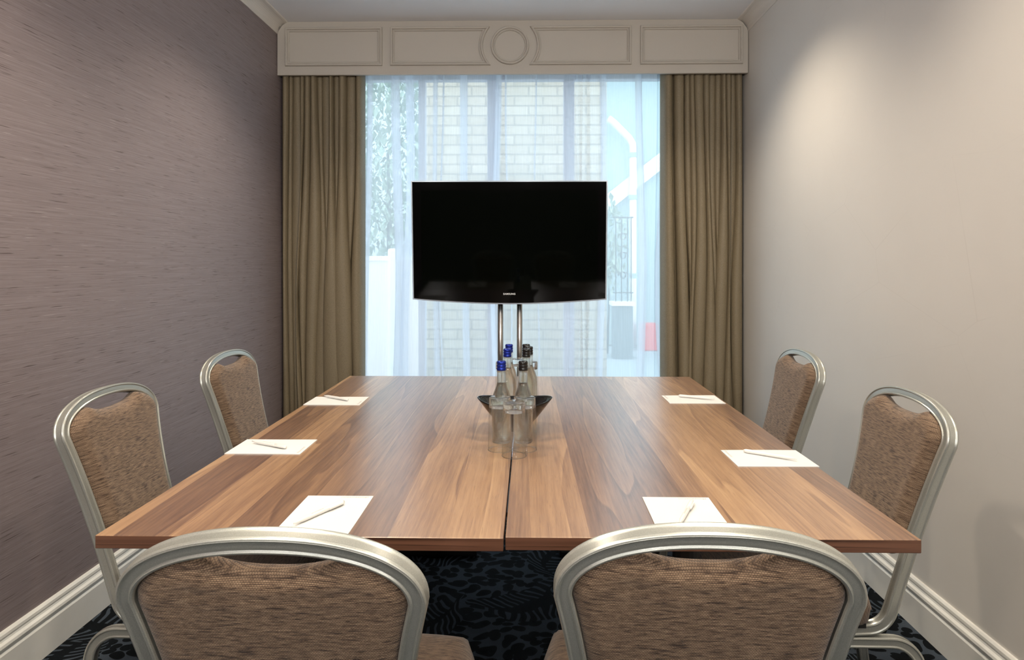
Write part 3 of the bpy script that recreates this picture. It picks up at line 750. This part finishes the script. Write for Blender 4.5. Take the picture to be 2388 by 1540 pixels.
def tumbler():
    bm = bmesh.new()
    H_ = 0.149
    out = [(0.0338, 0.0), (0.0336, 0.02), (0.0328, 0.07), (0.0318, 0.11), (0.0306, 0.140), (0.0298, 0.1475), (0.028, H_)]
    top = [(0, H_-0.0015)]
    inn = [(0, 0.132), (0.020, 0.130), (0.0262, 0.127), (0.0285, 0.120), (0.0300, 0.105), (0.0313, 0.07), (0.0322, 0.02), (0.0326, 0.0)]
    lathe(bm, out+top, 56); lathe(bm, inn, 56)
    # join the rim
    bm.verts.ensure_lookup_table()
    low = [v for v in bm.verts if abs(v.co.z) < 1e-7]
    a = sorted([v for v in low if v.co.xy.length > 0.033], key=lambda v: math.atan2(v.co.y, v.co.x)); c = sorted([v for v in low if v.co.xy.length < 0.033], key=lambda v: math.atan2(v.co.y, v.co.x))
    for i in range(len(a)): j = (i+1) % len(a); bm.faces.new((a[i], a[j], c[j], c[i]))
    t = obj('tumbler', bm, M['glass'], None, True)
    bm = bmesh.new(); lathe(bm, [(0, 0.1325), (0.020, 0.1305), (0.0262, 0.1275), (0.0285, 0.1210), (0.0300, 0.1205), (0.0303, 0.140), (0.0294, 0.1470), (0.0275, 0.1482), (0, 0.1470)], 56)
    obj('glass_base', bm, M['glass_base'], t, True)
    bm = bmesh.new(); lathe(bm, [(0.0332+0.0010*math.cos(2*PI*i/10), 0.0011+0.0010*math.sin(2*PI*i/10)) for i in range(10)], 56, closed=True)
    obj('rim', bm, M['glass_base'], t, True)
    return t
gl = tumbler()
G = [(-0.0400, 1.796, 'upturned clear tumbler foremost of the glasses, over the gap between the tables'), (-0.0815, 1.854, 'upturned clear tumbler in front of the blue-capped bottle'), (-0.0110, 1.856, 'upturned clear tumbler in front of the black-capped bottle'),
     (-0.0440, 2.610, 'upturned clear tumbler farthest back, beyond all the bottles'), (-0.0970, 2.530, 'upturned clear tumbler behind the blue-capped bottles'), (0.0040, 2.532, 'upturned clear tumbler behind the row of black-capped bottles')]
for i, (x, y, lab) in enumerate(G):
    o = gl if i == 0 else copy_tree(gl); o.location = (x, y, TZ); tag(o, lab, 'glass', 'upturned tumblers round the bottles')
bm = bmesh.new(); SEG = 72
def bowl_pt(k, t, inner):
    th = 2*PI*k/SEG; f = t**0.80; rx = 0.030+(0.119-0.030)*t; ry = 0.030+(0.088-0.030)*t
    z = 0.004+(0.086+0.014*math.cos(th)**2)*t**1.25
    if inner: rx -= 0.0035; ry -= 0.0035; z += 0.0035*(1-t)
    return Vector((rx*math.cos(th), ry*math.sin(th), z))
rings = [[bm.verts.new(Vector((0.026*math.cos(2*PI*k/SEG), 0.026*math.sin(2*PI*k/SEG), 0.0))) for k in range(SEG)]]
for i in range(15): rings.append([bm.verts.new(bowl_pt(k, i/14, False)) for k in range(SEG)])
for i in range(14, -1, -1): rings.append([bm.verts.new(bowl_pt(k, i/14, True)) for k in range(SEG)])
for A, B in zip(rings[:-1], rings[1:]):
    for k in range(SEG): j = (k+1) % SEG; bm.faces.new((A[k], A[j], B[j], B[k]))
bm.faces.new(rings[0]); bm.faces.new(rings[-1])
o = obj('bowl', bm, M['bowl'], None, True); o.location = (-0.044, 2.075, TZ); tag(o, 'glossy black flared bowl standing among the bottles on the tables', 'bowl')
# wrapped sweets in the bowl
def sweet(x, y, z, r, lab, mats):
    s = empty('wrapped_sweet', (x, y, z), r); tag(s, lab, 'sweet', 'wrapped sweets in the black bowl')
    bm = bmesh.new(); bmesh.ops.create_uvsphere(bm, u_segments=16, v_segments=10, radius=0.009)
    for v in bm.verts: v.co.x *= 1.35; v.co.z = v.co.z*0.75+0.007
    obj('sweet_body', bm, mats[0], s, True)
    for sg in (-1, 1):
        bm = bmesh.new(); c = bm.verts.new((sg*0.011, 0, 0.007)); rim = [bm.verts.new((sg*0.020, 0.008*math.cos(a), 0.007+0.006*math.sin(a)+0.002*math.sin(a*4))) for a in [2*PI*i/12 for i in range(12)]]
        for i in range(12): bm.faces.new((c, rim[i], rim[(i+1) % 12]))
        obj('wrapper_twist', bm, mats[1], s)
sweet(0.012, 2.098, TZ+0.047, 0.5, 'cream and red wrapped sweet in the black bowl', (M['wrapper'], M['wrapper_red']))

# ------------------------------------------------------------------ outside the window
struct(mbox('ground', M['paving'], -12, 12, YW+0.1, 30, -0.12, -0.02))
o = mbox('brick_pier', M['brick'], -0.985, 0.735, 6.20, 6.55, -0.02, 3.4); tag(o, 'pale cream brick pier standing close outside the window', 'pier')
nb = empty('neighbouring_building', (1.9, 10.2, 0)); tag(nb, 'pale rendered building across the yard with a sloping white gable board', 'building')
mbox('wall', M['render'], -1.1, 4.0, 0.1, 0.5, 0, 5.0, parent=nb)
bm = bmesh.new(); box(bm, -1.1, 1.6, -0.02, 0.09, -0.11, 0.11); gb = obj('gable_board', bm, M['white_ext'], nb); gb.location = (-0.25, 0, 2.55); gb.rotation_euler = (0, -math.radians(38), 0)
dp = empty('downpipe', (1.60, 10.1, 0)); tag(dp, 'white soil pipe with an angled top on the building outside', 'pipe')
bm = bmesh.new(); tube(bm, [(-0.38, 0, 3.50), (-0.30, 0, 3.44), (-0.06, 0, 3.20), (0, 0, 3.10), (0, 0, 2.9), (0, 0, 1.0), (0, 0, 0.0)], 0.055, 14); obj('pipe', bm, M['white_ext'], dp, True)
for z in (2.9, 2.25, 1.05):
    bm = bmesh.new(); lathe(bm, [(0.056, z), (0.068, z), (0.068, z+0.07), (0.056, z+0.07)], 20); obj('collar', bm, M['render'], dp)
o = mbox('storage_box', M['red'], 1.66, 1.92, 9.7, 9.95, -0.02, 0.38, bev=0.02); tag(o, 'red plastic box on the ground beside the white downpipe outside', 'box')
pw = empty('planter_wall', (1.5, 9.0, 0)); tag(pw, 'low dark planter wall with a white coping outside under the iron railing', 'wall')
mbox('wall_body', M['slate'], -0.35, -0.10, -0.15, 0.15, -0.02, 0.70, parent=pw); mbox('coping', M['white_ext'], -0.38, -0.07, -0.18, 0.18, 0.70, 0.75, parent=pw)
rl = empty('iron_railing', (1.35, 9.0, 0.75)); tag(rl, 'dark wrought iron scroll railing on the white coping outside', 'railing')
bm = bmesh.new()
for x in (-0.16, -0.08, 0.0, 0.05): tube(bm, [(x, 0, 0), (x, 0, 1.15)], 0.008, 6)
tube(bm, [(-0.2, 0, 1.15), (0.08, 0, 1.15)], 0.010, 6); tube(bm, [(-0.2, 0, 0.12), (0.08, 0, 0.12)], 0.008, 6); obj('bars', bm, M['iron'], rl)
for cx in (-0.06,):
    for cz in (0.35, 0.62, 0.88):
        for sg in (-1, 1):
            bm = bmesh.new(); P = []
            for i in range(26):
                a = i/25*4.2*PI/2; r = 0.065*(1-i/34); P.append((cx+sg*(0.07+r*math.cos(a)-0.065), 0, cz+r*math.sin(a)))
            tube(bm, P, 0.006, 6); obj('scroll', bm, M['iron'], rl, True)
hs = empty('sky_backdrop', (-4.6, 11.0, 0)); tag(hs, 'pale house wall added behind the leafy tree outside to dim the sky gaps', 'backdrop')  # made-up wall, put in to tone down the bright sky between the leaves
mbox('wall', M['pale_wall'], -3.0, 3.4, 0.0, 0.4, -0.02, 5.5, parent=hs)
fp = empty('garden_fence', (-1.55, 7.0, 0)); tag(fp, 'pale painted garden fence with a capped post outside, next to the gold-brown curtain', 'fence')
mbox('panel', M['fence'], -1.6, 0.9, 0.0, 0.04, -0.02, 1.30, parent=fp); mbox('top_rail', M['white_ext'], -1.6, 0.9, -0.02, 0.06, 1.30, 1.35, parent=fp)
mbox('post', M['white_ext'], 0.05, 0.17, -0.07, 0.05, -0.02, 1.43, parent=fp, bev=0.03)
def shrub(name, cx, cy, cz, rx, ry, rz, n, seed, label, trunk=0.05):
    rn = random.Random(seed); e = empty(name, (cx, cy, 0)); tag(e, label, 'tree'); bm = bmesh.new()
    for i in range(n):
        while True:
            p = Vector((rn.uniform(-1, 1), rn.uniform(-1, 1), rn.uniform(-1, 1)))
            if 0.35 < p.length < 1: break
        c = Vector((p.x*rx, p.y*ry, cz+p.z*rz)); s = rn.uniform(0.04, 0.085)
        A = Matrix.Rotation(rn.uniform(0, 6.3), 3, 'Z') @ Matrix.Rotation(rn.uniform(0, 3), 3, 'X')
        q = [Vector((-s*0.5, 0, 0)), Vector((0, -s, 0.01)), Vector((s*0.5, 0, 0)), Vector((0, s, 0.01))]
        bm.faces.new([bm.verts.new(c+A @ v) for v in q])
    obj('foliage', bm, M['leaf'], e)
    bm = bmesh.new(); tube(bm, [(0, 0, -0.02), (0.03, 0, cz*0.5), (0, 0.02, cz)], [trunk, trunk*0.8, trunk*0.4], 8); obj('trunk', bm, M['slate'], e, True)
shrub('garden_tree', -1.9, 8.8, 2.75, 1.0, 0.6, 1.75, 3800, 4, 'leafy tree showing faintly over the pale garden fence outside')
shrub('ivy_bush', 1.12, 9.4, 1.5, 0.30, 0.25, 0.75, 420, 9, 'small leafy bush beside the iron railing outside', 0.02)
